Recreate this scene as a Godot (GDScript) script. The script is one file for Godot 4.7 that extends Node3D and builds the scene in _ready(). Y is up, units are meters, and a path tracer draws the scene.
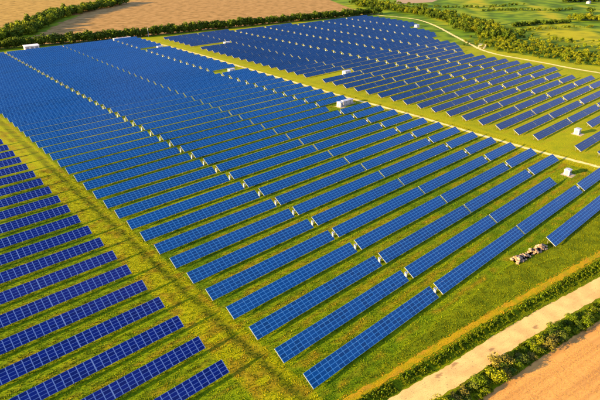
extends Node3D

var M := {}
var used := {}
var mesh_cache := {}
var rng := RandomNumberGenerator.new()
var na := FastNoiseLite.new()
var nb := FastNoiseLite.new()
var nc := FastNoiseLite.new()

# ---------------------------------------------------------------- mesh collector
class Shape:
	var v := PackedVector3Array()
	var n := PackedVector3Array()
	var c := PackedColorArray()
	var t := PackedVector2Array()
	var i := PackedInt32Array()
	func quad(a: Vector3, b: Vector3, cc: Vector3, d: Vector3, col := Color.WHITE) -> void:
		var k := v.size()
		var nn := (cc - a).cross(b - a).normalized()
		v.append_array([a, b, cc, d])
		n.append_array([nn, nn, nn, nn])
		c.append_array([col, col, col, col])
		i.append_array([k, k + 1, k + 2, k, k + 2, k + 3])
	func tri(a: Vector3, b: Vector3, cc: Vector3, col := Color.WHITE) -> void:
		var k := v.size()
		var nn := (cc - a).cross(b - a).normalized()
		v.append_array([a, b, cc])
		n.append_array([nn, nn, nn])
		c.append_array([col, col, col])
		i.append_array([k, k + 1, k + 2])
	func box(f: Transform3D, s: Vector3, col := Color.WHITE) -> void:
		var h := s * 0.5
		var p := []
		for e in [[-1, -1, -1], [1, -1, -1], [1, 1, -1], [-1, 1, -1], [-1, -1, 1], [1, -1, 1], [1, 1, 1], [-1, 1, 1]]:
			p.append(f * Vector3(e[0] * h.x, e[1] * h.y, e[2] * h.z))
		for q in [[4, 7, 6, 5], [1, 2, 3, 0], [0, 3, 7, 4], [5, 6, 2, 1], [7, 3, 2, 6], [0, 4, 5, 1]]:
			quad(p[q[0]], p[q[1]], p[q[2]], p[q[3]], col)
	func bar(a: Vector3, b: Vector3, w: float, h: float, col := Color.WHITE) -> void:
		var d := (b - a)
		var z := d.normalized()
		var up := Vector3.UP if absf(z.y) < 0.95 else Vector3.RIGHT
		var x := up.cross(z).normalized()
		box(Transform3D(Basis(x, z.cross(x), z), (a + b) * 0.5), Vector3(w, h, d.length()), col)
	func arrays() -> Array:
		var r := []
		r.resize(Mesh.ARRAY_MAX)
		r[Mesh.ARRAY_VERTEX] = v
		r[Mesh.ARRAY_NORMAL] = n
		r[Mesh.ARRAY_COLOR] = c
		if t.size() == v.size():
			r[Mesh.ARRAY_TEX_UV] = t
		r[Mesh.ARRAY_INDEX] = i
		return r
	func into(m: ArrayMesh, mat: Material) -> ArrayMesh:
		m.add_surface_from_arrays(Mesh.PRIMITIVE_TRIANGLES, arrays())
		m.surface_set_material(m.get_surface_count() - 1, mat)
		return m
	func mesh(mat: Material) -> ArrayMesh:
		return into(ArrayMesh.new(), mat)

func numbered(called: String) -> String:
	var k: int = used.get(called, 0)
	used[called] = k + 1
	return called if k == 0 else "%s_%03d" % [called, k]

func thing(called: String, label: String, category: String, at: Vector3, group := "", turn := 0.0) -> Node3D:
	var o := Node3D.new()
	o.name = numbered(called)
	add_child(o)
	o.position = at
	o.rotation.y = turn
	tag(o, label, category, group)
	return o

func tag(o: Node, label: String, category: String, group := "", kind := "") -> void:
	if label: o.set_meta("label", label)
	if category: o.set_meta("category", category)
	if group: o.set_meta("group", group)
	if kind: o.set_meta("kind", kind)

func obj(called: String, m: Mesh, parent: Node = self, kind := "") -> MeshInstance3D:
	var o := MeshInstance3D.new()
	o.name = numbered(called) if parent == self else called
	o.mesh = m
	parent.add_child(o, true)
	if kind: o.set_meta("kind", kind)
	return o

func nth(k: int) -> String:
	var words := ["first", "second", "third", "fourth", "fifth", "sixth", "seventh", "eighth", "ninth", "tenth", "eleventh", "twelfth", "thirteenth", "fourteenth", "fifteenth", "sixteenth", "seventeenth", "eighteenth", "nineteenth"]
	if k < 20: return words[k - 1]
	var tens: Array = ["twenty", "thirty", "forty", "fifty"]
	if k % 10 == 0: return ["twentieth", "thirtieth", "fortieth", "fiftieth"][k / 10 - 2]
	return tens[k / 10 - 2] + "-" + words[k % 10 - 1]

# ---------------------------------------------------------------- materials
func lin(r: float, g: float, b: float) -> Color:
	return Color(r, g, b).linear_to_srgb()

func flat(col: Color, rough := 0.8, metal := 0.0, vc := false) -> StandardMaterial3D:
	var m := StandardMaterial3D.new()
	m.albedo_color = col
	m.roughness = rough
	m.metallic = metal
	m.vertex_color_use_as_albedo = vc
	return m

func noise_tex(freq: float, cols: Array, octaves := 4, sd := 1, size := 512) -> NoiseTexture2D:
	var f := FastNoiseLite.new()
	f.seed = sd
	f.noise_type = FastNoiseLite.TYPE_SIMPLEX_SMOOTH
	f.frequency = freq
	f.fractal_octaves = octaves
	f.fractal_gain = 0.6
	var g := Gradient.new()
	var off := PackedFloat32Array()
	var cc := PackedColorArray()
	for k in cols.size():
		off.append(float(k) / (cols.size() - 1))
		cc.append(cols[k])
	g.offsets = off
	g.colors = cc
	var t := NoiseTexture2D.new()
	t.width = size
	t.height = size
	t.seamless = true
	t.noise = f
	t.color_ramp = g
	return t

func leaf_mat(col: Color) -> StandardMaterial3D:
	var m := flat(col, 0.7, 0.0, true)
	m.backlight = Color(0.35, 0.4, 0.12)
	m.metallic_specular = 0.15
	m.cull_mode = BaseMaterial3D.CULL_DISABLED
	return m

func ground_mat(cols: Array, freq: float, sd: int, rough := 0.95) -> StandardMaterial3D:
	var m := flat(Color.WHITE, rough, 0.0, true)
	m.albedo_texture = noise_tex(freq, cols, 5, sd, 1024)
	m.metallic_specular = 0.2
	return m

func make_materials() -> void:
	# modules of the three fields
	M.cell_mid = flat(lin(0.0, 0.055, 0.165), 0.10, 0.0, true)
	M.cell_left = flat(lin(0.0, 0.008, 0.110), 0.10, 0.0, true)
	M.cell_right = flat(lin(0.0, 0.038, 0.110), 0.10, 0.0, true)
	M.rim_mid = flat(lin(0.02, 0.19, 0.38), 0.5, 0.0)
	M.rim_left = flat(lin(0.04, 0.10, 0.28), 0.5, 0.0)
	M.rim_right = flat(lin(0.02, 0.08, 0.18), 0.5, 0.0)
	for k in ["cell_mid", "cell_left", "cell_right"]: M[k].metallic_specular = 0.3
	M.steel = flat(lin(0.42, 0.42, 0.40), 0.5, 0.4)
	M.post = flat(lin(0.14, 0.14, 0.13), 0.6, 0.3)
	M.pale = flat(lin(0.34, 0.36, 0.38), 0.55, 0.1)
	M.white = flat(lin(0.66, 0.63, 0.57), 0.5)
	M.cream = flat(lin(0.36, 0.37, 0.36), 0.6)
	M.offwhite = flat(lin(0.50, 0.45, 0.37), 0.7)
	M.gravel = flat(Color.WHITE, 0.95)
	M.gravel.albedo_texture = noise_tex(0.12, [Color(0.42, 0.36, 0.28), Color(0.62, 0.55, 0.44), Color(0.8, 0.74, 0.62)], 3, 31, 256)
	M.gravel.uv1_triplanar = true
	M.gravel.uv1_world_triplanar = true
	M.gravel.uv1_scale = Vector3(0.5, 0.5, 0.5)
	M.concrete = flat(lin(0.34, 0.32, 0.29), 0.9)
	M.dark = flat(lin(0.06, 0.06, 0.06), 0.6)
	M.rust = flat(lin(0.25, 0.10, 0.05), 0.8)
	M.grey_roof = flat(lin(0.24, 0.24, 0.23), 0.7)
	M.wood = flat(lin(0.16, 0.11, 0.07), 0.9)
	M.bark = flat(lin(0.08, 0.06, 0.04), 0.95)
	M.leaf = leaf_mat(Color.WHITE)
	M.stone = flat(Color.WHITE, 0.95, 0.0, true)
	M.stone.albedo_texture = noise_tex(0.03, [Color(0.72, 0.7, 0.66), Color(0.9, 0.88, 0.84), Color(1, 1, 1)], 4, 9, 256)
	M.stone.uv1_triplanar = true
	M.grass = ground_mat([Color(0.42, 0.47, 0.34), Color(0.74, 0.77, 0.62), Color(0.86, 0.86, 0.80), Color(1.0, 0.96, 0.86)], 0.02, 4)
	M.dirt = ground_mat([Color(0.82, 0.79, 0.74), Color(0.95, 0.94, 0.92), Color(1, 1, 1)], 0.03, 5)
	M.stubble = ground_mat([Color(0.86, 0.83, 0.78), Color(0.96, 0.95, 0.93), Color(1, 1, 1)], 0.045, 7)
	M.crop = ground_mat([Color(0.66, 0.66, 0.55), Color(0.90, 0.87, 0.80), Color(1, 1, 1)], 0.012, 6)

# ---------------------------------------------------------------- solar tables
# local frame: x runs east from the west end, z = 0 below the upper (north) edge, the table falls towards +z
func spec(kind: String) -> Dictionary:
	if kind == "left":
		return {"rows": 4, "w": 1.70, "gap": 0.11, "rim": 0.055, "hi": 2.55, "lo": 0.85, "d": 2.95, "cell": M.cell_left, "rimm": M.rim_left, "vgap": 0.02}
	if kind == "mid":
		return {"rows": 4, "w": 1.675, "gap": 0.025, "rim": 0.07, "hi": 2.6, "lo": 0.7, "d": 3.45, "cell": M.cell_mid, "rimm": M.rim_mid, "vgap": 0.02}
	return {"rows": 4, "w": 1.675, "gap": 0.03, "rim": 0.04, "hi": 2.6, "lo": 0.7, "d": 3.40, "cell": M.cell_right, "rimm": M.rim_right, "vgap": 0.03}

func slope_frame(s: Dictionary) -> Transform3D:
	var down := Vector3(0, s.lo - s.hi, s.d).normalized()
	return Transform3D(Basis(Vector3.RIGHT, down.cross(Vector3.RIGHT), down), Vector3(0, s.hi, 0))

# one module in its own frame: x east, z down the slope, y out of the face
func module_into(frame: Shape, cell: Shape, f: Transform3D, w: float, h: float, rim: float, tone: float) -> void:
	var y := 0.035
	var o := [Vector3(0, y, 0), Vector3(w, y, 0), Vector3(w, y, h), Vector3(0, y, h)]
	var q := [Vector3(rim, y, rim), Vector3(w - rim, y, rim), Vector3(w - rim, y, h - rim), Vector3(rim, y, h - rim)]
	var yi := y - 0.006
	for k in 4:
		var l := (k + 1) % 4
		frame.quad(f * o[k], f * o[l], f * q[l], f * q[k])
		frame.quad(f * Vector3(o[k].x, 0, o[k].z), f * Vector3(o[l].x, 0, o[l].z), f * o[l], f * o[k])
	var cc := Color(tone, tone, tone)
	cell.quad(f * Vector3(q[0].x, yi, q[0].z), f * Vector3(q[1].x, yi, q[1].z), f * Vector3(q[2].x, yi, q[2].z), f * Vector3(q[3].x, yi, q[3].z), cc)

func module_mesh(kind: String, variant: int) -> ArrayMesh:
	var key := "module_%s_%d" % [kind, variant]
	if not mesh_cache.has(key):
		var s := spec(kind)
		var len := Vector2(s.d, s.hi - s.lo).length()
		var a := Shape.new()
		var b := Shape.new()
		module_into(a, b, Transform3D.IDENTITY, s.w - s.gap, len / s.rows - s.vgap, s.rim, [0.72, 0.92, 1.1][variant])
		mesh_cache[key] = b.into(a.mesh(s.rimm), s.cell)
	return mesh_cache[key]

func col_x(kind: String, cols: int, k: int) -> float:
	var w: float = spec(kind).w
	var x := k * w
	if kind == "right" and k >= (cols + 1) / 2 and cols > 14: x += 0.22
	return x

func array_mesh(kind: String, cols: int, variant: int) -> ArrayMesh:
	var key := "array_%s_%d_%d" % [kind, cols, variant]
	if not mesh_cache.has(key):
		var s := spec(kind)
		var f := slope_frame(s)
		var len := Vector2(s.d, s.hi - s.lo).length()
		var h: float = len / s.rows
		var a := Shape.new()
		var b := Shape.new()
		var r := RandomNumberGenerator.new()
		r.seed = 77 + cols * 5 + variant
		var base: float = [0.86, 1.0, 1.10, 0.94][variant]
		for k in cols:
			for j in int(s.rows):
				module_into(a, b, f * Transform3D(Basis.IDENTITY, Vector3(col_x(kind, cols, k), 0, j * h)), s.w - s.gap, h - s.vgap, s.rim, base * r.randf_range(0.82, 1.12))
		mesh_cache[key] = b.into(a.mesh(s.rimm), s.cell)
	return mesh_cache[key]

func leg_mesh(kind: String, front: bool) -> ArrayMesh:
	var key := "leg_%s_%s" % [kind, front]
	if not mesh_cache.has(key):
		var s := spec(kind)
		var t := 0.8 if front else 0.18
		var hh: float = lerpf(s.hi, s.lo, t) - 0.12
		var a := Shape.new()
		a.box(Transform3D(Basis.IDENTITY, Vector3(0, hh * 0.5, s.d * t)), Vector3(0.1, hh, 0.1))
		mesh_cache[key] = a.mesh(M.steel)
	return mesh_cache[key]

func rails_into(a: Shape, kind: String, cols: int) -> void:
	var s := spec(kind)
	var f := slope_frame(s)
	var len := Vector2(s.d, s.hi - s.lo).length()
	var total := col_x(kind, cols, cols - 1) + float(s.w)
	for t in [0.15, 0.5, 0.85]:
		a.box(f * Transform3D(Basis.IDENTITY, Vector3(total * 0.5, -0.135, len * t)), Vector3(total, 0.08, 0.06))

func rafters_into(a: Shape, kind: String, cols: int) -> void:
	var s := spec(kind)
	var f := slope_frame(s)
	var len := Vector2(s.d, s.hi - s.lo).length()
	for k in range(0, cols + 1):
		var x: float = col_x(kind, cols, mini(k, cols - 1)) + (float(s.w) if k == cols else 0.0) - s.gap * 0.5
		a.box(f * Transform3D(Basis.IDENTITY, Vector3(x, -0.048, len * 0.5)), Vector3(0.12, 0.09, len - 0.06))

func end_mesh(kind: String) -> ArrayMesh:
	var key := "end_" + kind
	if not mesh_cache.has(key):
		var s := spec(kind)
		var f := slope_frame(s)
		var len := Vector2(s.d, s.hi - s.lo).length()
		var a := Shape.new()
		a.box(f * Transform3D(Basis.IDENTITY, Vector3(-0.10, -0.03, len * 0.5)), Vector3(0.06, 0.10, len + 0.04))
		var b := Shape.new()
		for t in [0.18, 0.8]:
			var hh: float = lerpf(s.hi, s.lo, t) - 0.14
			b.box(Transform3D(Basis.IDENTITY, Vector3(0.5, hh * 0.5, s.d * t)), Vector3(0.08, hh, 0.08))
		b.bar(Vector3(0.5, 0.35, s.d * 0.8 - 0.06), Vector3(0.5, s.hi - 0.85, s.d * 0.18 + 0.06), 0.05, 0.05)
		mesh_cache[key] = b.into(a.mesh(M.pale), M.post)
	return mesh_cache[key]

func frame_mesh(kind: String, cols: int) -> ArrayMesh:
	var key := "frame_%s_%d" % [kind, cols]
	if not mesh_cache.has(key):
		var s := spec(kind)
		var a := Shape.new()
		rails_into(a, kind, cols)
		for k in range(2, cols, 4):
			for t in [0.18, 0.8]:
				var hh: float = lerpf(s.hi, s.lo, t) - 0.12
				a.box(Transform3D(Basis.IDENTITY, Vector3(k * s.w, hh * 0.5, s.d * t)), Vector3(0.1, hh, 0.1))
		var m := a.mesh(M.steel)
		if kind == "left":
			var b := Shape.new()
			rafters_into(b, kind, cols)
			b.into(m, M.pale)
		mesh_cache[key] = m
	return mesh_cache[key]

func solar_table(called: String, kind: String, cols: int, x: float, z: float, label: String, group: String, near := false) -> void:
	var o := thing(called, label, "solar table", Vector3(x, 0, z), group)
	var s := spec(kind)
	o.rotation.y = rng.randf_range(-0.0012, 0.0012)
	if near:
		var f := slope_frame(s)
		var h: float = Vector2(s.d, s.hi - s.lo).length() / s.rows
		for k in cols:
			for j in int(s.rows):
				var m := obj("module", module_mesh(kind, rng.randi() % 3), o)
				m.transform = f * Transform3D(Basis.IDENTITY, Vector3(k * s.w, 0, j * h))
		for k in range(2, cols, 4):
			for front in [true, false]:
				obj("leg", leg_mesh(kind, front), o).position.x = k * s.w
		var tot: float = cols * s.w
		var sl := Vector2(s.d, s.hi - s.lo).length()
		if not mesh_cache.has("rail_" + kind):
			var a := Shape.new()
			a.box(Transform3D.IDENTITY, Vector3(tot, 0.08, 0.06))
			mesh_cache["rail_" + kind] = a.mesh(M.steel)
			var b := Shape.new()
			b.box(Transform3D.IDENTITY, Vector3(0.12, 0.09, sl - 0.06))
			mesh_cache["rafter_" + kind] = b.mesh(M.pale)
		for t in [0.15, 0.5, 0.85]:
			obj("rail", mesh_cache["rail_" + kind], o).transform = f * Transform3D(Basis.IDENTITY, Vector3(tot * 0.5, -0.135, sl * t))
		if kind == "left":
			for k in cols + 1:
				obj("rafter", mesh_cache["rafter_" + kind], o).transform = f * Transform3D(Basis.IDENTITY, Vector3(k * s.w - s.gap * 0.5, -0.048, sl * 0.5))
	else:
		obj("module_array", array_mesh(kind, cols, rng.randi() % 4), o, "stuff")
		obj("support_frame", frame_mesh(kind, cols), o)
	obj("end_frame", end_mesh(kind), o)

# white inverter cabinet on a plinth, standing in the gap between two tables
func cabinet(x: float, z: float, label: String, group: String, near: bool) -> void:
	if near:
		var o := thing("inverter_cabinet", label, "cabinet", Vector3(x, 0, z), group)
		if not mesh_cache.has("cab_body"):
			var a := Shape.new()
			a.box(Transform3D(Basis.IDENTITY, Vector3(0, 1.0, 0)), Vector3(0.4, 1.4, 0.7))
			mesh_cache.cab_body = a.mesh(M.cream)
			a = Shape.new()
			a.box(Transform3D(Basis.IDENTITY, Vector3(0, 0.15, 0)), Vector3(0.55, 0.3, 0.85))
			mesh_cache.cab_plinth = a.mesh(M.concrete)
			a = Shape.new()
			a.box(Transform3D(Basis(Vector3.BACK, 0.06), Vector3(0, 1.735, 0)), Vector3(0.6, 0.05, 0.9))
			mesh_cache.cab_hood = a.mesh(M.pale)
			a = Shape.new()
			a.box(Transform3D(Basis.IDENTITY, Vector3(-0.21, 1.0, 0)), Vector3(0.02, 1.2, 0.58))
			mesh_cache.cab_door = a.mesh(M.offwhite)
		obj("body", mesh_cache.cab_body, o)
		obj("plinth", mesh_cache.cab_plinth, o)
		obj("hood", mesh_cache.cab_hood, o)
		obj("door", mesh_cache.cab_door, o)
	else:
		if not mesh_cache.has("cab_far"):
			var a := Shape.new()
			a.box(Transform3D(Basis.IDENTITY, Vector3(0, 1.0, 0)), Vector3(0.4, 1.4, 0.7))
			a.box(Transform3D(Basis(Vector3.BACK, 0.06), Vector3(0, 1.735, 0)), Vector3(0.6, 0.05, 0.9))
			a.box(Transform3D(Basis.IDENTITY, Vector3(0, 0.14, 0)), Vector3(0.55, 0.28, 0.85))
			mesh_cache.cab_far = a.mesh(M.cream)
		var m := obj("inverter_cabinet", mesh_cache.cab_far)
		m.position = Vector3(x, 0, z)
		tag(m, label, "cabinet", group)

func on_line(pts: Array, t: float) -> float:   # x on a polyline given as [z, x], z falling
	if t >= pts[0][0]: return pts[0][1]
	for k in pts.size() - 1:
		if t <= pts[k][0] and t >= pts[k + 1][0]:
			return lerpf(pts[k][1], pts[k + 1][1], (t - pts[k][0]) / (pts[k + 1][0] - pts[k][0]))
	return pts[-1][1]

func build_fields() -> void:
	# left field: tables of 13 columns west of the grass lane
	for k in 20:
		var z := -15.5 - 10.03 * k
		var west := lerpf(-38.0, -8.0, clampf((-z - 25.0) / 175.0, 0.0, 1.0)) - 26.0
		if z > -30.0: west = -62.0
		for j in 4:
			var x := -11.0 - 22.2 * (j + 1)
			if x + 22.2 < west: continue
			var near := k < 5 and j < 2
			solar_table("barred_solar_table", "left", 13, x, z, "dark barred solar table, %s row from bottom, %s west of lane" % [nth(k + 1), nth(j + 1)], "dark solar tables west of the grass lane", near)
	# middle field
	var seg := [[0.0, 28], [49.0, 28], [96.7, 28], [145.5, 14]]
	for k in range(-1, 45):
		var z := -10.0 * k
		for j in 4:
			if k == -1 and j < 2: continue
			if j == 3 and k in [1, 14, 26, 38]: continue
			var near := k >= 0 and k < 3 and j == 0
			var row := k + 2
			solar_table("solar_table", "mid", seg[j][1], seg[j][0], z, "bright blue solar table, %s row from dirt road, %s east of lane" % [nth(row), nth(j + 1)], "bright blue solar tables between lane and track", near)
			if (j == 1 or j == 3) and not (k == -1):
				cabinet(seg[j][0] - 0.75, z + 1.2, "white cabinet at %s gap of the %s bright blue row from road" % ["first" if j == 1 else "third", nth(row)], "white cabinets among the bright blue tables", k < 6 and j == 1)
	# right field
	var starts := [187.0, 226.9, 268.2, 309.3, 350.3, 391.3, 432.3, 473.3]
	var east := [[-60, 349], [-75, 331], [-90, 333], [-98, 350], [-138, 349], [-155, 355], [-169, 347], [-184, 358], [-210, 386], [-229, 385], [-255, 419], [-288, 435], [-313, 465], [-420, 478]]
	for k in 43:
		var z := -7.6 - 10.0 * k
		var e := on_line(east, z)
		for j in starts.size():
			var x: float = starts[j]
			if j == 0 and k in [2, 19, 35]: continue
			var cols := 23
			if x + 39.0 > e: cols = int((e - x) / 1.675)
			if cols < 4: continue
			if z < -428.0 + (x - 190.0) * 0.098 + 5.0: continue
			if j == 6 and k == 29: continue
			solar_table("navy_solar_table", "right", cols, x, z, "navy solar table, %s row from south, %s east of sandy track" % [nth(k + 1), nth(j + 1)], "navy solar tables beyond the sandy track", false)
			if j > 0 and not (j == 1 and k in [2, 19, 35]):
				cabinet(x - 0.75, z + 1.3, "white cabinet at %s gap of the %s navy row from south" % [nth(j), nth(k + 1)], "white cabinets among the navy tables", false)

# ---------------------------------------------------------------- ground
func ground_color(x: float, z: float) -> Color:
	var a := na.get_noise_2d(x, z)                 # broad
	var b := nb.get_noise_2d(x, z)                 # patches of a few metres
	var c := nc.get_noise_2d(x * 0.35, z)          # drawn out along the rows
	var green := Color(0.125, 0.215, 0.003)
	var lime := Color(0.285, 0.345, 0.003)
	var dry := Color(0.360, 0.235, 0.010)
	var deep := Color(0.060, 0.100, 0.003)
	var k := green.lerp(lime, clampf(0.5 + a * 0.9 + b * 0.7, 0.0, 1.0))
	if x > -130.0 and x < 181.0 and z < 14.0 and z > -450.0:
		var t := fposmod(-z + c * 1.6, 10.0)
		if x < -11.0: t = fposmod(-z - 5.5 + c * 1.6, 10.0)
		if x < -11.0 or (x > 0.0 and x < 169.0):
			var worn := clampf(1.0 - absf(t - 3.8) / 1.1, 0.0, 1.0)
			k = k.lerp(dry, worn * clampf(0.45 + b * 1.6 + a, 0.0, 0.85))
			var wheel := clampf(1.3 - absf(absf(t - 3.6) - 1.0) / 0.32, 0.0, 1.0)
			k = k.lerp(Color(0.105, 0.120, 0.004), wheel * clampf(0.25 + c * 1.4 + a * 0.8, 0.0, 0.75))
			var wide := clampf(1.0 - absf(t - 1.0) / 1.3, 0.0, 1.0)  # wide yellower band just north of each row, its strength varied by noise
			k = k.lerp(Color(0.380, 0.380, 0.003), wide * clampf(0.6 + c * 1.2, 0.0, 0.9))
		elif x <= 0.0:
			k = k.lerp(Color(0.490, 0.450, 0.003), 0.75)
			k = k.lerp(dry, clampf(b * 2.2 + a * 0.8 + 0.1, 0.0, 0.8))
			var rut := clampf(1.0 - absf(x + 3.3 + c * 0.35) / 1.2, 0.0, 0.6) * 1.66
			k = k.lerp(deep, rut * clampf(0.85 + b * 0.5, 0.0, 0.92))
			var rut2 := clampf(1.0 - absf(x + 7.2 + c * 0.8) / 0.9, 0.0, 1.0)
			k = k.lerp(deep, rut2 * clampf(0.15 + b * 1.2, 0.0, 0.6))
		else:
			k = k.lerp(Color(0.480, 0.420, 0.003), 0.75)
	elif x >= 181.0 and x < 362.0 and z < 40.0 and z > -440.0:
		k = k.lerp(Color(0.450, 0.410, 0.003), 0.6 + 0.3 * b)
		var t := fposmod(-z - 7.6 + c * 1.4, 10.0)
		k = k.lerp(dry, clampf(1.0 - absf(t - 4.2) / 1.0, 0.0, 1.0) * clampf(0.2 + b * 1.3, 0.0, 0.6))
	elif x >= 362.0:
		var s := na.get_noise_2d(x * 0.8 + z * 0.8 + 300.0, (x - z) * 0.22)
		var s2 := nb.get_noise_2d(x * 0.25 + 900.0, z * 0.25)
		k = Color(0.170, 0.300, 0.006).lerp(Color(0.380, 0.400, 0.006), clampf(0.3 + s * 1.3 + s2 * 0.5, 0.0, 1.0))
		k = k.lerp(Color(0.070, 0.130, 0.006), clampf(-s2 * 2.0 - s * 1.0 + 0.15, 0.0, 0.85))
		k = k.lerp(Color(0.520, 0.400, 0.015), clampf(s * 1.8 + s2 - 0.6, 0.0, 0.8))
		var ring := Vector2((x - 520.0) * 0.7 + (z + 150.0) * 0.7, ((z + 150.0) * 0.7 - (x - 520.0) * 0.7) * 0.5).length()
		k = k.lerp(Color(0.560, 0.470, 0.006), clampf(1.2 - ring / 42.0 + s2 * 0.8, 0.0, 0.85))
		if x > 384.0 and x < 480.0 and z > -215.0 and z < 0.0: k = k.lerp(Color(0.120, 0.190, 0.005), clampf(0.75 + s2 * 0.8, 0.0, 0.95))
		if x <= 384.0 and z > -220.0: k = k.lerp(Color(0.480, 0.430, 0.004), 0.6)
	if z > 8.5 and z < 40.0 and x < 181.0:
		# the open strip beside the road
		k = Color(0.235, 0.270, 0.003).lerp(Color(0.150, 0.190, 0.003), clampf(0.5 + b * 1.5, 0.0, 1.0))
	return k

func steps(list: Array) -> PackedFloat32Array:
	var r := PackedFloat32Array()
	var x: float = list[0]
	for k in range(1, list.size(), 2):
		var st: float = list[k]
		var to: float = list[k + 1]
		while x < to - 0.001:
			r.append(x)
			x += st
		x = to
	r.append(x)
	return r

func grid_sheet(xs: PackedFloat32Array, zs: PackedFloat32Array, y: float, mat: Material, f: Callable) -> ArrayMesh:
	var s := Shape.new()
	var nx := xs.size()
	for z in zs:
		for x in xs:
			s.v.append(Vector3(x, y, z))
			s.n.append(Vector3.UP)
			s.c.append(f.call(x, z))
			s.t.append(Vector2(x, z) / 14.0)
	for j in zs.size() - 1:
		for k in nx - 1:
			var a := j * nx + k
			s.i.append_array([a, a + 1, a + nx + 1, a, a + nx + 1, a + nx])
	return s.mesh(mat)

# a ribbon along a centre line, its borders frayed by noise
func ribbon(pts: Array, w: float, y: float, mat: Material, f: Callable, step := 1.0, across := 8, fray := 0.35) -> ArrayMesh:
	var cv := Curve3D.new()
	for k in pts.size():
		var p := Vector3(pts[k][0], y, pts[k][1])
		var d := Vector3.ZERO
		if k > 0 and k < pts.size() - 1:
			d = Vector3(pts[k + 1][0] - pts[k - 1][0], 0, pts[k + 1][1] - pts[k - 1][1]) * 0.16
		cv.add_point(p, -d, d)
	var len := cv.get_baked_length()
	var n := int(len / step) + 1
	var s := Shape.new()
	for k in n + 1:
		var q := len * k / n
		var p := cv.sample_baked(q)
		var d := (cv.sample_baked(minf(q + 0.5, len)) - cv.sample_baked(maxf(q - 0.5, 0.0))).normalized()
		var side := Vector3(-d.z, 0, d.x)
		var e0 := nb.get_noise_2d(p.x * 2.0 + 50.0, p.z * 2.0) * fray * 2.0
		var e1 := nb.get_noise_2d(p.x * 2.0 - 90.0, p.z * 2.0) * fray * 2.0
		for m in across + 1:
			var u := float(m) / across
			var pp := p + side * lerpf(-w * 0.5 + e0, w * 0.5 + e1, u)
			s.v.append(pp)
			s.n.append(Vector3.UP)
			s.c.append(f.call(pp.x, pp.z))
			s.t.append(Vector2(pp.x, pp.z) / 9.0)
	for k in n:
		for m in across:
			var a := k * (across + 1) + m
			s.i.append_array([a, a + across + 1, a + across + 2, a, a + across + 2, a + 1])
	return s.mesh(mat)

func poly_sheet(pts: Array, y: float, mat: Material, col: Color, uv := 20.0) -> ArrayMesh:
	var pl := PackedVector2Array()
	for p in pts: pl.append(Vector2(p[0], p[1]))
	var idx := Geometry2D.triangulate_polygon(pl)
	var s := Shape.new()
	for p in pl:
		s.v.append(Vector3(p.x, y, p.y))
		s.n.append(Vector3.UP)
		s.c.append(col)
		s.t.append(p / uv)
	s.i = idx
	return s.mesh(mat)

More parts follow.
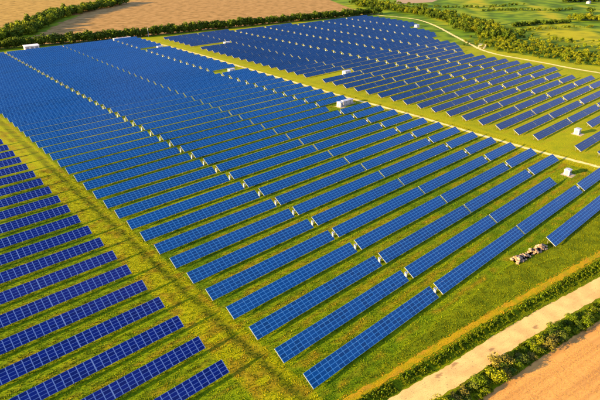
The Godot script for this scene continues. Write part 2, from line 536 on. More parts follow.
func build_ground() -> void:
	var xs := steps([-2600.0, 200.0, -400.0, 40.0, -120.0, 4.0, -64.0, 1.5, 20.0, 2.2, 190.0, 3.0, 366.0, 6.0, 960.0, 60.0, 1500.0, 250.0, 3500.0])
	var zs := steps([-3500.0, 250.0, -1500.0, 60.0, -960.0, 12.0, -500.0, 4.0, -300.0, 2.0, -160.0, 1.1, -100.0, 0.7, 40.0, 3.0, 100.0, 40.0, 500.0, 250.0, 2500.0])
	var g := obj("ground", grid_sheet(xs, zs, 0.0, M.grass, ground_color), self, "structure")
	g.set_meta("label", "yellow green grass over the whole solar park")
	# sandy track between middle and right field
	var sand := func(x, z):
		var b := nb.get_noise_2d(x * 1.5, z * 1.5)
		return Color(0.80, 0.63, 0.24).lerp(Color(0.58, 0.47, 0.13), clampf(0.3 + b * 1.5, 0.0, 1.0))
	obj("sandy_track", ribbon([[172.5, -446], [173.2, -400], [175.2, -331], [174.6, -279], [174.0, -230], [173.2, -185], [173.2, -153], [175.0, -110], [174.8, -89], [174.1, -64], [173.8, -50], [174.2, -27], [175.4, -14], [176.2, -2], [178.0, 18], [180.0, 40]], 2.5, 0.03, M.dirt, sand, 1.5, 4, 0.3), self, "structure")
	obj("perimeter_track", ribbon([[515, -459], [500, -412], [497, -387], [503, -367], [499, -333], [472, -290], [427, -235.5], [398, -200], [380, -177], [370.5, -154], [368, -118], [364.5, -92], [364, -70], [363, -30], [362, 30]], 3.2, 0.03, M.dirt, sand, 2.0, 4, 0.5), self, "structure")
	obj("track_apron", ribbon([[382, -180], [398, -187], [409, -192]], 7.0, 0.05, M.dirt, sand, 2.0, 4, 1.0), self, "structure")
	var earth := func(x, z):
		var b := nb.get_noise_2d(x, z)
		return Color(0.44, 0.26, 0.17).lerp(Color(0.52, 0.40, 0.24), clampf(0.5 + b * 1.5, 0.0, 1.0))
	obj("earth_path", ribbon([[20, -450], [45, -449], [60, -448], [79, -449], [108, -446], [150, -444]], 3.5, 0.03, M.dirt, earth, 2.0, 4, 0.6), self, "structure")
	# dirt road along the south
	var pits := [[29.3, 19.6], [24.0, 19.0], [56.0, 26.3], [40.5, 22.9]]
	var road := func(x, z):
		var b := nb.get_noise_2d(x * 1.2, z * 1.2)
		var a := na.get_noise_2d(x * 2.0, z * 2.0)
		var k := Color(0.75, 0.50, 0.165).lerp(Color(0.59, 0.39, 0.13), clampf(0.4 + b * 1.1 + a * 0.6, 0.0, 1.0))
		var off: float = z - (18.9 + 0.168 * (x - 13.8) + (0.0003 * (x - 13.8) * (x - 13.8)))
		var rut := clampf(1.0 - absf(absf(off + b * 0.3) - 0.95) / 0.35, 0.0, 1.0)
		k = k.lerp(Color(0.52, 0.33, 0.12), rut * clampf(0.35 + a * 0.8 + b * 0.6, 0.0, 0.7))
		for q in pits:
			var dd: float = Vector2((x - q[0]) * 0.7, (z - q[1]) * 1.6).length() + b * 0.5
			if dd < 0.75: k = k.lerp(Color(0.24, 0.14, 0.06), 0.75)
		return k
	obj("dirt_road", ribbon([[-60, 11.5], [-20, 14.5], [0, 17.0], [13.8, 18.9], [28.9, 21.5], [43.7, 23.3], [59.5, 25.8], [76.6, 29.0], [95, 32.6], [130, 40], [200, 56]], 5.4, 0.03, M.dirt, road, 0.5, 14, 0.16), self, "structure")
	# strip of dry golden grass
	var gold := func(x, z):
		var b := nb.get_noise_2d(x * 1.3, z * 2.5)
		var a := nc.get_noise_2d(x * 0.5, z * 1.5)
		var k := Color(0.56, 0.335, 0.008).lerp(Color(0.36, 0.31, 0.005), clampf(0.35 + b * 1.6, 0.0, 1.0))
		return k.lerp(Color(0.56, 0.25, 0.03), clampf(a * 1.5 - 0.1, 0.0, 0.6))
	obj("dry_grass_strip", ribbon([[-60, 3.0], [-20, 7.0], [7.2, 10.6], [19.1, 12.1], [32.5, 13.7], [55.4, 16.9], [82.2, 21.2], [103.9, 24.3], [150, 32]], 1.7, 0.06, M.grass, gold, 0.6, 5, 0.3), self, "structure")
	# stubble field south of the hedge
	var dirx := Vector2(46.4, 7.7).normalized()
	var stub := func(x, z):
		var u := Vector2(x, z).dot(dirx)
		var w := Vector2(x, z).dot(Vector2(-dirx.y, dirx.x))
		var a := nc.get_noise_2d(u * 0.05, w * 3.5)
		var b := nb.get_noise_2d(u * 0.08, w * 1.0)
		return Color(0.62, 0.32, 0.076).lerp(Color(0.42, 0.21, 0.055), clampf(0.42 + a * 1.5 + b * 0.7 + na.get_noise_2d(u * 0.15, w * 9.0) * 0.7, 0.0, 1.0))
	obj("stubble_field", ribbon([[-80, 32.5], [24.7, 49.3], [40, 51.6], [71, 57], [160, 75]], 41.0, 0.02, M.stubble, stub, 1.0, 130, 0.12), self, "structure")
	# grain fields beyond the far hedge
	var h2 := [[0, -500], [60, -520], [95, -560], [122, -605], [147, -640], [178, -678], [212, -705], [250, -730], [300, -770], [420, -860]]
	var north := h2.duplicate()
	north.append_array([[700, -1500], [-1200, -1500], [-1200, -470], [-100, -470]])
	obj("grain_field", poly_sheet(north, 0.03, M.crop, Color(0.40, 0.265, 0.058), 170.0), self, "structure")
	var south := [[40, -480], [70, -477], [180, -452], [300, -440], [420, -427], [503, -416], [528, -481], [588, -584], [760, -880], [900, -1500], [701, -1500]]
	var back := h2.duplicate()
	back.reverse()
	back.resize(back.size() - 1)
	south.append_array(back)
	obj("pale_grain_field", poly_sheet(south, 0.05, M.crop, Color(0.375, 0.228, 0.070), 170.0), self, "structure")
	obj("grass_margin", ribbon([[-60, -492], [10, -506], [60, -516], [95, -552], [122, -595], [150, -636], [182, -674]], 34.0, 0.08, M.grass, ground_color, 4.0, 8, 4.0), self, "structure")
	obj("bare_field", poly_sheet([[625, -470], [690, -448], [800, -490], [740, -560]], 0.03, M.crop, Color(0.40, 0.30, 0.18)), self, "structure")

# ---------------------------------------------------------------- plants
func leafy(r: RandomNumberGenerator, rad: Vector3, lobes: int, n: int, size: float, dark: Color, light: Color, base := 0.15) -> Shape:
	var s := Shape.new()
	var cs := []
	for k in lobes:
		var a := r.randf() * TAU
		var d := sqrt(r.randf()) * 0.62
		var yy := r.randf_range(0.25, 0.78)
		cs.append([Vector3(cos(a) * d * rad.x, yy * rad.y * 2.0, sin(a) * d * rad.z), r.randf_range(0.3, 0.52), r.randf()])
	for k in n:
		var c: Array = cs[r.randi() % lobes]
		var dir := Vector3(r.randfn(), r.randfn(), r.randfn()).normalized()
		var q: float = c[1] * (0.55 + 0.5 * sqrt(r.randf()))
		var p: Vector3 = c[0] + Vector3(dir.x * rad.x, dir.y * rad.y, dir.z * rad.z) * q
		p.y = maxf(p.y, base)
		var nn := (dir + Vector3(r.randfn(), r.randfn() + 0.4, r.randfn()) * 0.55).normalized()
		var u := nn.cross(Vector3(r.randfn(), r.randfn(), r.randfn())).normalized()
		var w := nn.cross(u)
		var z := size * r.randf_range(0.6, 1.3)
		var col := dark.lerp(light, clampf(c[2] * 0.6 + r.randf() * 0.5, 0.0, 1.0))
		var tip := p + u * z
		s.quad(p - u * z, p + w * z * 0.55 + nn * z * 0.18, tip, p - w * z * 0.55 + nn * z * 0.18, col)
	return s

func scatter(called: String, m: Mesh, xf: Array, cols: Array, parent: Node = self) -> MultiMeshInstance3D:
	var mm := MultiMesh.new()
	mm.transform_format = MultiMesh.TRANSFORM_3D
	mm.use_colors = true
	mm.mesh = m
	mm.instance_count = xf.size()
	for k in xf.size():
		mm.set_instance_transform(k, xf[k])
		mm.set_instance_color(k, cols[k])
	var o := MultiMeshInstance3D.new()
	o.name = numbered(called) if parent == self else called
	o.multimesh = mm
	parent.add_child(o, true)
	return o

func turned(p: Vector3, s: float, sy := 1.0) -> Transform3D:
	return Transform3D(Basis(Vector3.UP, rng.randf() * TAU).scaled(Vector3(s, s * sy, s)), p)

func along(pts: Array, t: float) -> Vector2:
	var total := 0.0
	for k in pts.size() - 1: total += Vector2(pts[k][0], pts[k][1]).distance_to(Vector2(pts[k + 1][0], pts[k + 1][1]))
	var want := t * total
	for k in pts.size() - 1:
		var a := Vector2(pts[k][0], pts[k][1])
		var b := Vector2(pts[k + 1][0], pts[k + 1][1])
		var l := a.distance_to(b)
		if want <= l: return a.lerp(b, want / l)
		want -= l
	return Vector2(pts[-1][0], pts[-1][1])

func hedge(called: String, label: String, pts: Array, n: int, width: float, h0: float, h1: float, meshes: Array, tone: Array) -> void:
	var o := thing(called, label, "hedge", Vector3(pts[0][0], 0, pts[0][1]))
	var org := o.position
	for q in meshes.size():
		var xf := []
		var cc := []
		for k in range(q, n, meshes.size()):
			var p := along(pts, (k + rng.randf()) / n)
			var off := Vector2(rng.randf_range(-1, 1), rng.randf_range(-1, 1)) * width * 0.5
			var s := rng.randf_range(h0, h1)
			xf.append(turned(Vector3(p.x + off.x, 0, p.y + off.y) - org, s, rng.randf_range(0.85, 1.2)))
			var t := rng.randf_range(tone[0], tone[1])
			cc.append(Color(t * rng.randf_range(0.9, 1.15), t, t))
		var m := scatter("foliage", meshes[q], xf, cc, o)
		m.set_meta("kind", "stuff")

func stem_mesh(h: float, r0: float) -> ArrayMesh:
	var s := Shape.new()
	for b in 3:
		var a := TAU * b / 3.0
		var lean := Vector3(cos(a), 0, sin(a)) * h * 0.22
		for k in 6:
			var p := TAU * k / 6.0
			var q := TAU * (k + 1) / 6.0
			var f := func(w, y, rr): return Vector3(cos(w) * rr, y, sin(w) * rr) + lean * (y / h)
			s.quad(f.call(p, 0.0, r0), f.call(p, h, r0 * 0.4), f.call(q, h, r0 * 0.4), f.call(q, 0.0, r0))
	return s.mesh(M.bark)

func bush(called: String, label: String, group: String, p: Vector2, s: float, sy: float, m: Mesh, stem: Mesh) -> void:
	var o := thing(called, label, "bush", Vector3(p.x, 0, p.y), group, rng.randf() * TAU)
	o.scale = Vector3(s, s * sy, s)
	obj("crown", m, o)
	obj("stem", stem, o)

func build_plants() -> void:
	var r := RandomNumberGenerator.new()
	r.seed = 11
	# unit crowns (height 1) in a few variants
	var dark := []
	var mid := []
	var gold := []
	for k in 4:
		dark.append(leafy(r, Vector3(0.55, 0.5, 0.55), 9, 420, 0.085, Color(0.018, 0.040, 0.004), Color(0.075, 0.110, 0.010), 0.02).mesh(M.leaf))
		mid.append(leafy(r, Vector3(0.60, 0.5, 0.60), 9, 700, 0.065, Color(0.035, 0.065, 0.005), Color(0.170, 0.200, 0.010), 0.02).mesh(M.leaf))
		gold.append(leafy(r, Vector3(0.60, 0.5, 0.60), 8, 600, 0.07, Color(0.050, 0.085, 0.005), Color(0.190, 0.210, 0.010), 0.02).mesh(M.leaf))
	var stem := stem_mesh(0.6, 0.035)
	# far hedges
	hedge("hedge", "dark green hedge running behind the far edge of the solar fields", [[-40, -474], [40, -473], [68, -473], [92, -466], [136, -457], [177, -452], [221, -447], [294, -439], [380, -430], [466, -416], [506, -408]], 420, 8.0, 6.5, 10.0, dark, [0.8, 1.4])
	hedge("hedge", "green hedge curving up between the two tan grain fields", [[10, -510], [60, -520], [95, -560], [122, -605], [147, -640], [178, -678], [212, -705], [250, -730], [300, -770]], 330, 26.0, 7.0, 11.5, dark + mid.slice(0, 2), [0.9, 1.6])
	# belts of scrub in the meadow
	hedge("thicket", "dark green scrub belt above the curving perimeter track", [[600, -530], [562, -451], [565, -416], [559, -360], [533, -303], [493, -251], [473, -221], [448, -192]], 560, 42.0, 3.5, 8.0, dark + mid.slice(0, 2), [0.8, 1.35])
	hedge("thicket", "dark scrub line crossing the green meadow", [[530, -226], [563, -220], [589, -208], [618, -196]], 70, 6.0, 3.5, 6.0, dark, [0.9, 1.4])
	hedge("thicket", "cluster of rounded bushes in the meadow at upper right", [[645, -204], [660, -191], [664, -176], [675, -160]], 54, 16.0, 5.5, 8.5, mid, [0.8, 1.2])
	hedge("thicket", "dark trees at the top right corner", [[850, -310], [885, -285], [900, -255], [930, -225]], 60, 16.0, 7.0, 11.0, dark, [0.7, 1.1])
	hedge("thicket", "far scrub line along the top of the meadow", [[612, -526], [629, -465], [632, -391], [680, -350], [760, -330]], 90, 12.0, 2.5, 4.5, dark, [1.0, 1.7])
	hedge("thicket", "low yellow green scrub filling the ground beside the perimeter track", [[425, -192], [412, -165], [412, -140], [415, -115], [412, -90], [415, -60], [420, -20]], 620, 62.0, 1.6, 3.8, gold + mid.slice(0, 3) + dark.slice(0, 1), [0.7, 1.2])
	hedge("thicket", "thin dark scrub line high in the meadow above the curved belt", [[640, -330], [690, -300], [720, -260], [760, -250]], 60, 8.0, 2.5, 4.5, dark, [0.9, 1.5])
	hedge("thicket", "loose scrub line in the meadow below the dark line", [[500, -205], [540, -196], [575, -180], [600, -165]], 50, 10.0, 1.6, 3.2, mid, [0.7, 1.2])
	hedge("thicket", "scattered green scrub beyond the bushes on the right", [[470, -190], [480, -150], [478, -110], [490, -60]], 60, 50.0, 2.0, 4.5, mid, [0.9, 1.5])
	# bushes beside the perimeter track
	var spots := [[412, -187], [391, -165], [405, -172], [396, -149], [398, -136], [411, -130], [403, -120], [401, -110], [400, -100], [395, -89], [393, -80], [430, -119], [440, -110], [439, -99], [444, -153], [438, -165], [421, -178], [428, -186], [416, -158], [409, -146], [420, -140], [425, -129], [415, -112], [418, -102], [408, -92], [426, -108], [412, -82], [405, -70], [422, -92], [437, -130], [432, -142], [388, -156], [451, -120], [448, -141], [460, -104], [452, -92], [386, -140], [384, -126], [381, -108], [380, -95], [440, -80], [425, -74], [395, -66], [462, -86]]
	var order := range(spots.size())
	for k in spots.size():
		var p := Vector2(spots[k][0], spots[k][1]) + Vector2(rng.randf_range(-2, 2), rng.randf_range(-2, 2))
		var s := rng.randf_range(3.2, 6.0) if p.x > 389 else rng.randf_range(1.6, 2.6)
		bush("meadow_bush", "rounded yellow green bush beside the perimeter track, %s of the row counted southwards" % nth(k + 1), "bushes beside the perimeter track", p, s, rng.randf_range(0.75, 1.05), gold[k % 4] if k % 3 else mid[k % 4], stem)
	var o := thing("meadow_tree", "single tall dark tree standing in the far meadow at upper right", "tree", Vector3(725, 0, -214))
	o.scale = Vector3(11, 10, 11)
	obj("crown", dark[1], o)
	obj("trunk", stem, o)
	# hedge of separate bushes between dirt road and stubble field
	var hl := [[-6, 22.5], [14, 25.0], [22, 26.2], [36, 27.9], [51, 30.1], [67, 33.2], [85, 36.8], [110, 42]]
	var count := 96
	var near := []
	for k in 6:
		var pal: Array = [[Color(0.030, 0.065, 0.004), Color(0.190, 0.220, 0.008)], [Color(0.020, 0.045, 0.006), Color(0.085, 0.120, 0.010)], [Color(0.050, 0.080, 0.004), Color(0.260, 0.270, 0.010)], [Color(0.030, 0.055, 0.008), Color(0.140, 0.165, 0.020)], [Color(0.060, 0.060, 0.010), Color(0.220, 0.190, 0.030)], [Color(0.025, 0.060, 0.004), Color(0.150, 0.200, 0.008)]][k]
		near.append(leafy(r, Vector3(r.randf_range(0.5, 0.8), 0.5, r.randf_range(0.5, 0.8)), 7 + k, 900, r.randf_range(0.045, 0.065), pal[0], pal[1], 0.02).mesh(M.leaf))
	for k in count:
		var p := along(hl, (k + rng.randf_range(0.1, 0.9)) / count)
		p.y += rng.randf_range(-0.7, 0.7) + (1.1 if k % 2 else -1.1)
		var s := rng.randf_range(1.3, 2.4) if rng.randf() < 0.45 else rng.randf_range(2.4, 3.6)
		bush("hedge_bush", "leafy green bush in hedge between dirt road and stubble, %s from its near end" % nth_far(k + 1), "bushes of the hedge beside the dirt road", p, s, rng.randf_range(0.75, 1.05), near[rng.randi() % 6], stem)
	# weeds in two lines along the ditch beside the dirt road
	var weed := leafy(r, Vector3(0.6, 0.4, 0.6), 5, 46, 0.17, Color(0.030, 0.060, 0.003), Color(0.120, 0.150, 0.006), 0.03).mesh(M.leaf)
	var xf := []
	var cc := []
	for line in [[[[-30, 8.6], [8.2, 13.0], [21.8, 15.2], [35.2, 17.0], [55.2, 19.3], [76.5, 22.9], [96.9, 26.1], [140, 34]], 1500, 0.75, 1.25, 0.45], [[[-30, 10.0], [8.2, 14.5], [21.8, 16.6], [35.2, 18.5], [55.2, 21.0], [76.5, 24.6], [96.9, 28.0], [140, 36.5]], 800, 0.45, 0.7, 0.22]]:
		for k in line[1]:
			var p := along(line[0], rng.randf())
			if nb.get_noise_2d(p.x * 1.5, 7.0) < -0.35: continue
			xf.append(turned(Vector3(p.x, -0.05, p.y + rng.randfn() * line[4]), rng.randf_range(line[2], line[3]), rng.randf_range(0.7, 1.2)))
			var t := rng.randf_range(0.8, 1.5)
			cc.append(Color(t * rng.randf_range(0.9, 1.2), t, t))
	var ux := []
	var uc := []
	for k in 1500:
		var p := along(hl, rng.randf())
		ux.append(turned(Vector3(p.x, -0.05, p.y + rng.randf_range(-2.2, 2.3)), rng.randf_range(0.6, 1.5), rng.randf_range(0.6, 1.2)))
		var t := rng.randf_range(0.6, 1.5)
		uc.append(Color(t * rng.randf_range(0.9, 1.3), t, t))
	var un := scatter("undergrowth", weed, ux, uc)
	tag(un, "low green undergrowth filling the hedge beside the dirt road", "undergrowth", "", "stuff")
	var w := scatter("weeds", weed, xf, cc)
	tag(w, "dark green weeds lining the ditch beside the dirt road", "weeds", "", "stuff")
	# straw stubs standing in drill rows on the field, and pebbles on the dirt road
	var straw := Shape.new()
	for k in 5:
		var a := TAU * k / 5.0
		var b0 := Vector3(cos(a), 0, sin(a)) * 0.09
		straw.tri(b0 - Vector3(0.03, 0, 0.02), b0 * 1.6 + Vector3(0, r.randf_range(0.09, 0.16), 0), b0 + Vector3(0.03, 0, 0.02), Color.WHITE)
	var sx := []
	var sc := []
	var dn := Vector2(46.4, 7.7).normalized()
	for k in 42000:
		var u := rng.randf_range(-25.0, 75.0)
		var row := rng.randi_range(2, 62)
		var q := Vector2(24.7, 29.2) + dn * u + Vector2(-dn.y, dn.x) * (row * 0.33 + rng.randfn() * 0.08)
		if nb.get_noise_2d(q.x * 0.6, q.y * 0.6) < -0.25: continue
		sx.append(turned(Vector3(q.x, 0.01, q.y), rng.randf_range(0.4, 0.8)))
		var t := rng.randf_range(0.6, 1.15)
		sc.append(Color(0.56 * t, 0.31 * t, 0.075 * t))
	var st := scatter("stubble", straw.mesh(M.leaf), sx, sc)
	tag(st, "short golden straw stubble in drill rows on the field", "stubble", "", "stuff")
	var px := []
	var pc := []
	for k in 700:
		var p := along([[-10, 15.8], [13.8, 18.9], [28.9, 21.5], [43.7, 23.3], [59.5, 25.8], [76.6, 29.0], [95, 32.6]], rng.randf())
		px.append(turned(Vector3(p.x, 0.04, p.y + rng.randf_range(-2.6, 2.6)), rng.randf_range(0.05, 0.13)))
		var t := rng.randf_range(0.5, 1.1)
		pc.append(Color(t, t, t))
	var pb := scatter("pebbles", stone_mesh(44), px, pc)
	tag(pb, "small tan pebbles and clods strewn over the dirt road", "pebbles", "", "stuff")
	# grass tufts
	var tuft := Shape.new()
	for k in 7:
		var a := TAU * k / 7.0 + r.randf() * 0.5
		var d := Vector3(cos(a), 0, sin(a))
		var side := Vector3(-d.z, 0, d.x) * 0.07
		var b0 := d * 0.06
		var top := d * r.randf_range(0.14, 0.30) + Vector3(0, r.randf_range(0.14, 0.30), 0)
		tuft.tri(b0 - side, top, b0 + side, Color.WHITE)
	var tm := tuft.mesh(M.leaf)
	xf = []
	cc = []
	var tries := 240000
	for k in tries:
		var x := rng.randf_range(-62.0, 178.0)
		var z := 30.0 - 190.0 * pow(rng.randf(), 1.25)
		if x > 172.5 and x < 176.5: continue
		if z > 13.4 + 0.165 * x: continue
		# outside the frame on the left
		if x < -8.0 - (z + 200.0) * 0.29: continue
		var ds := absf(z - (9.65 + 0.128 * x + 0.00012 * x * x) )
		if ds < 1.1 and rng.randf() < 0.8: continue
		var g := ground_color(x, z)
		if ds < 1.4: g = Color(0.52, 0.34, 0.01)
		var b := nb.get_noise_2d(x * 3.0, z * 3.0)
		var t := rng.randf_range(0.75, 1.15) + b * 0.25
		xf.append(turned(Vector3(x, -0.02, z), rng.randf_range(0.55, 1.2) * (1.0 + b * 0.5), rng.randf_range(0.6, 1.1)))
		cc.append(Color(g.r * t, g.g * t, g.b * t) * 0.6)
	var gr := scatter("grass", tm, xf, cc)
	tag(gr, "yellow green grass tufts between the rows of solar tables", "grass", "", "stuff")

func nth_far(k: int) -> String:
	if k < 60: return nth(k)
	var tens := ["sixt", "sevent", "eight", "ninet"]
	if k % 10 == 0: return tens[k / 10 - 6] + "ieth"
	return tens[k / 10 - 6] + "y-" + nth(k % 10)

# ---------------------------------------------------------------- buildings and small things
func cabin(label: String, x: float, z: float, w: float, h: float, d: float, turn := 0.0, wall: Material = null) -> void:
	var o := thing("transformer_cabin", label, "cabin", Vector3(x, 0, z), "transformer cabins of the solar park", turn)
	if wall == null: wall = M.white
	var a := Shape.new()
	a.box(Transform3D(Basis.IDENTITY, Vector3(0, 0.12, 0)), Vector3(w + 0.3, 0.24, d + 0.3))
	obj("plinth", a.mesh(M.concrete), o)
	a = Shape.new()
	a.box(Transform3D(Basis.IDENTITY, Vector3(0, 0.03, 0.4)), Vector3(w + 2.2, 0.08, d + 2.6))
	obj("gravel_pad", a.mesh(M.gravel), o)
	a = Shape.new()
	a.box(Transform3D(Basis.IDENTITY, Vector3(0, 0.24 + (h - 0.24) * 0.5, 0)), Vector3(w, h - 0.24, d))
	obj("wall", a.mesh(wall), o)
	a = Shape.new()
	var e := 0.18
	var p := [Vector3(-w * 0.5 - e, h, -d * 0.5 - e), Vector3(w * 0.5 + e, h, -d * 0.5 - e), Vector3(w * 0.5 + e, h, d * 0.5 + e), Vector3(-w * 0.5 - e, h, d * 0.5 + e)]
	var q := [Vector3(-w * 0.5 - e, h + 0.18, -d * 0.5 - e), Vector3(w * 0.5 + e, h + 0.18, -d * 0.5 - e), Vector3(w * 0.5 + e, h + 0.18, d * 0.5 + e), Vector3(-w * 0.5 - e, h + 0.18, d * 0.5 + e)]
	var ra := Vector3(-w * 0.5 - e, h + 0.42, 0)
	var rb := Vector3(w * 0.5 + e, h + 0.42, 0)
	for k in 4:
		var l := (k + 1) % 4
		a.quad(p[l], q[l], q[k], p[k])
	a.quad(p[0], p[3], p[2], p[1])
	a.quad(q[0], ra, rb, q[1])
	a.quad(q[2], rb, ra, q[3])
	a.tri(q[3], ra, q[0])
	a.tri(q[1], rb, q[2])
	obj("roof", a.mesh(M.pale), o)
	a = Shape.new()
	a.box(Transform3D(Basis.IDENTITY, Vector3(w * 0.18, 1.2, d * 0.5 + 0.025)), Vector3(0.9, 1.9, 0.05))
	var door := obj("door", a.mesh(M.grey_roof), o)
	a = Shape.new()
	a.box(Transform3D(Basis.IDENTITY, Vector3(w * 0.18 + 0.36, 1.2, d * 0.5 + 0.075)), Vector3(0.04, 0.18, 0.05))
	obj("handle", a.mesh(M.dark), door)
	a = Shape.new()
	a.box(Transform3D(Basis.IDENTITY, Vector3(-w * 0.5 - 0.025, 1.2, 0)), Vector3(0.05, 1.8, minf(1.5, d * 0.6)))
	obj("door", a.mesh(M.grey_roof), o)
	a = Shape.new()
	for k in 5: a.box(Transform3D(Basis.IDENTITY, Vector3(-w * 0.28, h - 0.75 + k * 0.1, d * 0.5 + 0.025)), Vector3(0.6, 0.05, 0.05))
	obj("vent", a.mesh(M.dark), o)

func stone_mesh(sd: int) -> ArrayMesh:
	var s := Shape.new()
	var r := RandomNumberGenerator.new()
	r.seed = sd
	var ring := []
	for j in 5:
		var row := []
		var ph := -PI * 0.5 + PI * j / 4.0
		for k in 8:
			var a := TAU * k / 8.0
			var q := r.randf_range(0.75, 1.1)
			row.append(Vector3(cos(a) * cos(ph) * q, sin(ph) * r.randf_range(0.75, 0.95), sin(a) * cos(ph) * q) * 0.5)
		ring.append(row)
	for k in 8:
		ring[0][k] = Vector3(0, -0.42, 0)
		ring[4][k] = Vector3(0, 0.42, 0)
	var t := r.randf_range(0.75, 1.15)
	var col := Color(0.46 * t, 0.34 * t, 0.20 * t).lerp(Color(0.17, 0.11, 0.075), r.randf() * 0.7)
	for j in 4:
		for k in 8:
			var l := (k + 1) % 8
			s.quad(ring[j][k], ring[j + 1][k], ring[j + 1][l], ring[j][l], col)
	return s.mesh(M.stone)

func build_things() -> void:
	cabin("white transformer cabin in grass south of row gap near track, upper right", 212.6, -26.2, 2.6, 2.6, 2.4)
	cabin("small white cabin on grass at the short bright blue row near the track", 157.6, -8.2, 2.2, 2.2, 2.2)
	cabin("small white cabin at the right picture edge beside the track", 190.4, -1.4, 2.0, 2.0, 2.0)
	cabin("white cabin at west end of clearing in the bright blue field", 155.8, -140.0, 2.3, 2.7, 3.0)
	cabin("long low pale transformer cabin beside sandy track in clearing", 163.6, -141.6, 8.0, 2.2, 2.6, 0.05, M.offwhite)
	cabin("white cabin in the middle clearing west of the sandy track", 157.5, -255.5, 4.5, 2.6, 3.0)
	cabin("farthest white cabin in clearing west of the sandy track", 161.2, -375.5, 5.0, 2.6, 3.0)
	cabin("white cabin in the nearer clearing of the navy field", 217.5, -193.2, 6.0, 2.8, 3.0)
	cabin("white cabin in the farther clearing of the navy field", 219.0, -352.0, 5.5, 2.8, 3.0)
	cabin("white cabin at the ragged far east border of the navy field", 447.0, -299.0, 5.0, 2.8, 3.0)
	# flat roofed shed at the far left border
	var o := thing("storage_shed", "long white flat roofed shed at the far hedge, upper left", "shed", Vector3(73.0, 0, -453.5), "", -0.06)
	var a := Shape.new()
	a.box(Transform3D(Basis.IDENTITY, Vector3(0, 1.6, 0)), Vector3(12.0, 3.2, 6.5))
	obj("wall", a.mesh(M.white), o)
	a = Shape.new()
	a.box(Transform3D(Basis(Vector3.RIGHT, 0.06), Vector3(0, 3.45, 0)), Vector3(12.8, 0.2, 7.3))
	obj("roof", a.mesh(M.white), o)
	for k in 3:
		a = Shape.new()
		a.box(Transform3D(Basis.IDENTITY, Vector3(-3.8 + k * 3.8, 1.25, 3.28)), Vector3(2.4, 2.4, 0.06))
		obj("door", a.mesh(M.grey_roof), o)
	# long low white container row
	o = thing("storage_container", "long low white container at far edge of bright blue field", "container", Vector3(156.0, 0, -445.5), "", 0.0)
	a = Shape.new()
	a.box(Transform3D(Basis.IDENTITY, Vector3(0, 1.2, 0)), Vector3(18.0, 2.0, 2.6))
	obj("body", a.mesh(M.white), o)
	a = Shape.new()
	a.box(Transform3D(Basis.IDENTITY, Vector3(0, 0.1, 0)), Vector3(17.0, 0.2, 2.2))
	obj("skid", a.mesh(M.concrete), o)
	for k in 24:
		a = Shape.new()
		a.box(Transform3D(Basis.IDENTITY, Vector3(-8.6 + k * 0.75, 1.2, 1.33)), Vector3(0.2, 1.8, 0.06))
		obj("rib", a.mesh(M.offwhite), o)
	# utility pole
	o = thing("utility_pole", "pale wooden utility pole standing at the far hedge by track end", "pole", Vector3(184, 0, -444))
	a = Shape.new()
	a.bar(Vector3(0, 0, 0), Vector3(0, 9.0, 0), 0.32, 0.32)
	obj("post", a.mesh(M.pale), o)
	a = Shape.new()
	a.box(Transform3D(Basis.IDENTITY, Vector3(0, 8.3, 0.2)), Vector3(2.0, 0.14, 0.14))
	obj("crossarm", a.mesh(M.wood), o)
	for k in 3:
		a = Shape.new()
		a.box(Transform3D(Basis.IDENTITY, Vector3(-0.8 + 0.8 * k, 8.5, 0.2)), Vector3(0.1, 0.25, 0.1))
		obj("insulator", a.mesh(M.white), o)
	# far house
	o = thing("farmhouse", "tiny pale house among trees at top right corner", "house", Vector3(862, 0, -268))
	o.scale = Vector3(0.7, 0.7, 0.7)
	a = Shape.new()
	a.box(Transform3D(Basis.IDENTITY, Vector3(0, 2.0, 0)), Vector3(9, 4, 7))
	obj("wall", a.mesh(M.offwhite), o)
	a = Shape.new()
	a.quad(Vector3(-4.9, 3.9, 4), Vector3(-4.9, 6.5, 0), Vector3(4.9, 6.5, 0), Vector3(4.9, 3.9, 4))
	a.quad(Vector3(4.9, 3.9, -4), Vector3(4.9, 6.5, 0), Vector3(-4.9, 6.5, 0), Vector3(-4.9, 3.9, -4))
	a.tri(Vector3(-4.9, 3.9, -4), Vector3(-4.9, 6.5, 0), Vector3(-4.9, 3.9, 4))
	a.tri(Vector3(4.9, 3.9, 4), Vector3(4.9, 6.5, 0), Vector3(4.9, 3.9, -4))
	obj("roof", a.mesh(M.grey_roof), o)
	for k in 2:
		a = Shape.new()
		a.box(Transform3D(Basis.IDENTITY, Vector3(-2.2 + 4.4 * k, 2.0, 3.52)), Vector3(1.2, 1.4, 0.06))
		obj("window", a.mesh(M.dark), o)
	# heap of rubble at the end of the front row
	o = thing("rubble_heap", "long heap of beige stones and earth on grass at short front row", "rubble", Vector3(87.0, 0, 9.4))
	var variants := []
	for k in 6: variants.append(stone_mesh(30 + k))
	var r := RandomNumberGenerator.new()
	r.seed = 5
	var hump := func(t): return (0.55 + 0.3 * sin(t * 9.5 + 0.4) + 0.2 * sin(t * 23.0)) * (0.45 if t > 0.70 and t < 0.76 else 1.0)
	var mound := Shape.new()
	for j in 31:
		var t := j / 30.0
		var hh: float = 1.35 * hump.call(t) * minf(1.0, minf(t, 1.0 - t) * 12.0)
		for k in 9:
			var u := k / 8.0 * 2.0 - 1.0
			mound.v.append(Vector3(-7.8 + 16.0 * t, -0.05 + hh * (1.0 - u * u) * r.randf_range(0.8, 1.15), -1.0 + 2.3 * t + u * 1.35))
			mound.n.append(Vector3(0, 0.8, u * 0.6).normalized())
			mound.c.append(Color(0.24, 0.165, 0.095) * r.randf_range(0.7, 1.3))
	for j in 30:
		for k in 8:
			var q := j * 9 + k
			mound.i.append_array([q, q + 1, q + 10, q, q + 10, q + 9])
	obj("earth", mound.mesh(M.stone), o)
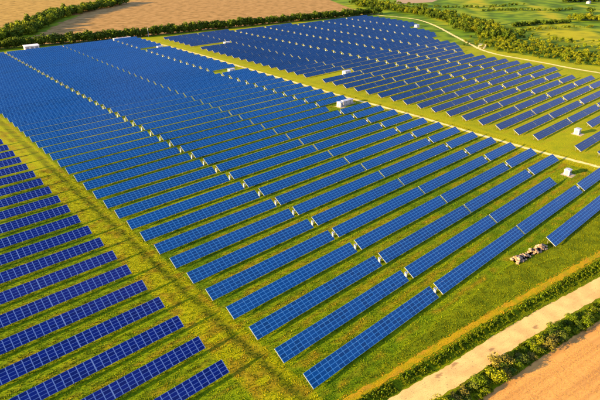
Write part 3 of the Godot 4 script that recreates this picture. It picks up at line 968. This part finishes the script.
	for k in 120:
		var t := (k + r.randf()) / 120.0
		var hh: float = hump.call(t)
		var s := r.randf_range(0.35, 1.45) * (0.6 + 0.5 * hh)
		var u := r.randf_range(-1.0, 1.0)
		var m := obj("stone", variants[r.randi() % 6], o)
		m.position = Vector3(-7.8 + 16.0 * t, maxf(s * 0.15, 1.3 * hh * (1.0 - u * u)), -1.0 + 2.3 * t + u * 1.3)
		m.basis = Basis.from_euler(Vector3(r.randf() * 6.0, r.randf() * 6.0, r.randf() * 6.0)).scaled(Vector3(s, s * 0.75, s))

func _ready() -> void:
	rng.seed = 2024
	for q in [[na, 0.011, 3], [nb, 0.16, 3], [nc, 0.22, 3]]:
		q[0].frequency = q[1]
		q[0].fractal_octaves = q[2]
		q[0].noise_type = FastNoiseLite.TYPE_SIMPLEX_SMOOTH
	na.seed = 3
	nb.seed = 8
	nc.seed = 21
	# camera: a drone 87 m above the park
	var cam := Camera3D.new()
	cam.name = "camera"
	cam.fov = 44.24
	cam.near = 0.5
	cam.far = 6000.0
	add_child(cam)
	cam.position = Vector3(-52.8, 86.75, 58.05)
	cam.rotation_degrees = Vector3(-27.589, -41.735, 0.04)
	cam.current = true
	# sky
	var env := Environment.new()
	var sm := ProceduralSkyMaterial.new()
	sm.sky_top_color = lin(0.13, 0.24, 0.55)
	sm.sky_horizon_color = lin(0.75, 0.58, 0.36)
	sm.sky_curve = 0.12
	sm.ground_bottom_color = Color(0.30, 0.32, 0.14)
	sm.ground_horizon_color = Color(0.70, 0.66, 0.50)
	sm.energy_multiplier = 0.6
	var cl := FastNoiseLite.new()
	cl.seed = 12
	cl.frequency = 0.006
	cl.fractal_octaves = 4
	var cg := Gradient.new()
	cg.offsets = PackedFloat32Array([0.0, 0.48, 0.72, 1.0])
	cg.colors = PackedColorArray([Color(1, 0.9, 0.85, 0.0), Color(1, 0.9, 0.85, 0.0), Color(1, 0.9, 0.85, 0.45), Color(1, 0.92, 0.88, 0.6)])
	var ct := NoiseTexture2D.new()
	ct.width = 1024
	ct.height = 512
	ct.seamless = true
	ct.noise = cl
	ct.color_ramp = cg
	sm.sky_cover = ct
	sm.sky_cover_modulate = Color(0.62, 0.56, 0.62)
	sm.sun_angle_max = 1.0
	var sky := Sky.new()
	sky.sky_material = sm
	env.background_mode = Environment.BG_SKY
	env.sky = sky
	env.tonemap_mode = Environment.TONE_MAPPER_LINEAR
	env.tonemap_exposure = 4.6
	env.sdfgi_enabled = true
	env.ssao_enabled = true
	env.ssil_enabled = true
	var we := WorldEnvironment.new()
	we.name = "world_environment"
	we.environment = env
	add_child(we)
	# low evening sun in the west-northwest
	var sun := DirectionalLight3D.new()
	sun.name = "sun"
	sun.light_color = Color(1.0, 0.85, 0.58)
	sun.light_energy = 1.6
	sun.light_angular_distance = 0.5
	sun.shadow_enabled = true
	add_child(sun)
	var az := deg_to_rad(16.0)
	var el := deg_to_rad(12.5)
	var dir := Vector3(cos(az) * cos(el), -sin(el), sin(az) * cos(el))
	sun.look_at_from_position(Vector3.ZERO, dir, Vector3.UP)

	make_materials()
	build_ground()
	build_fields()
	build_things()
	build_plants()
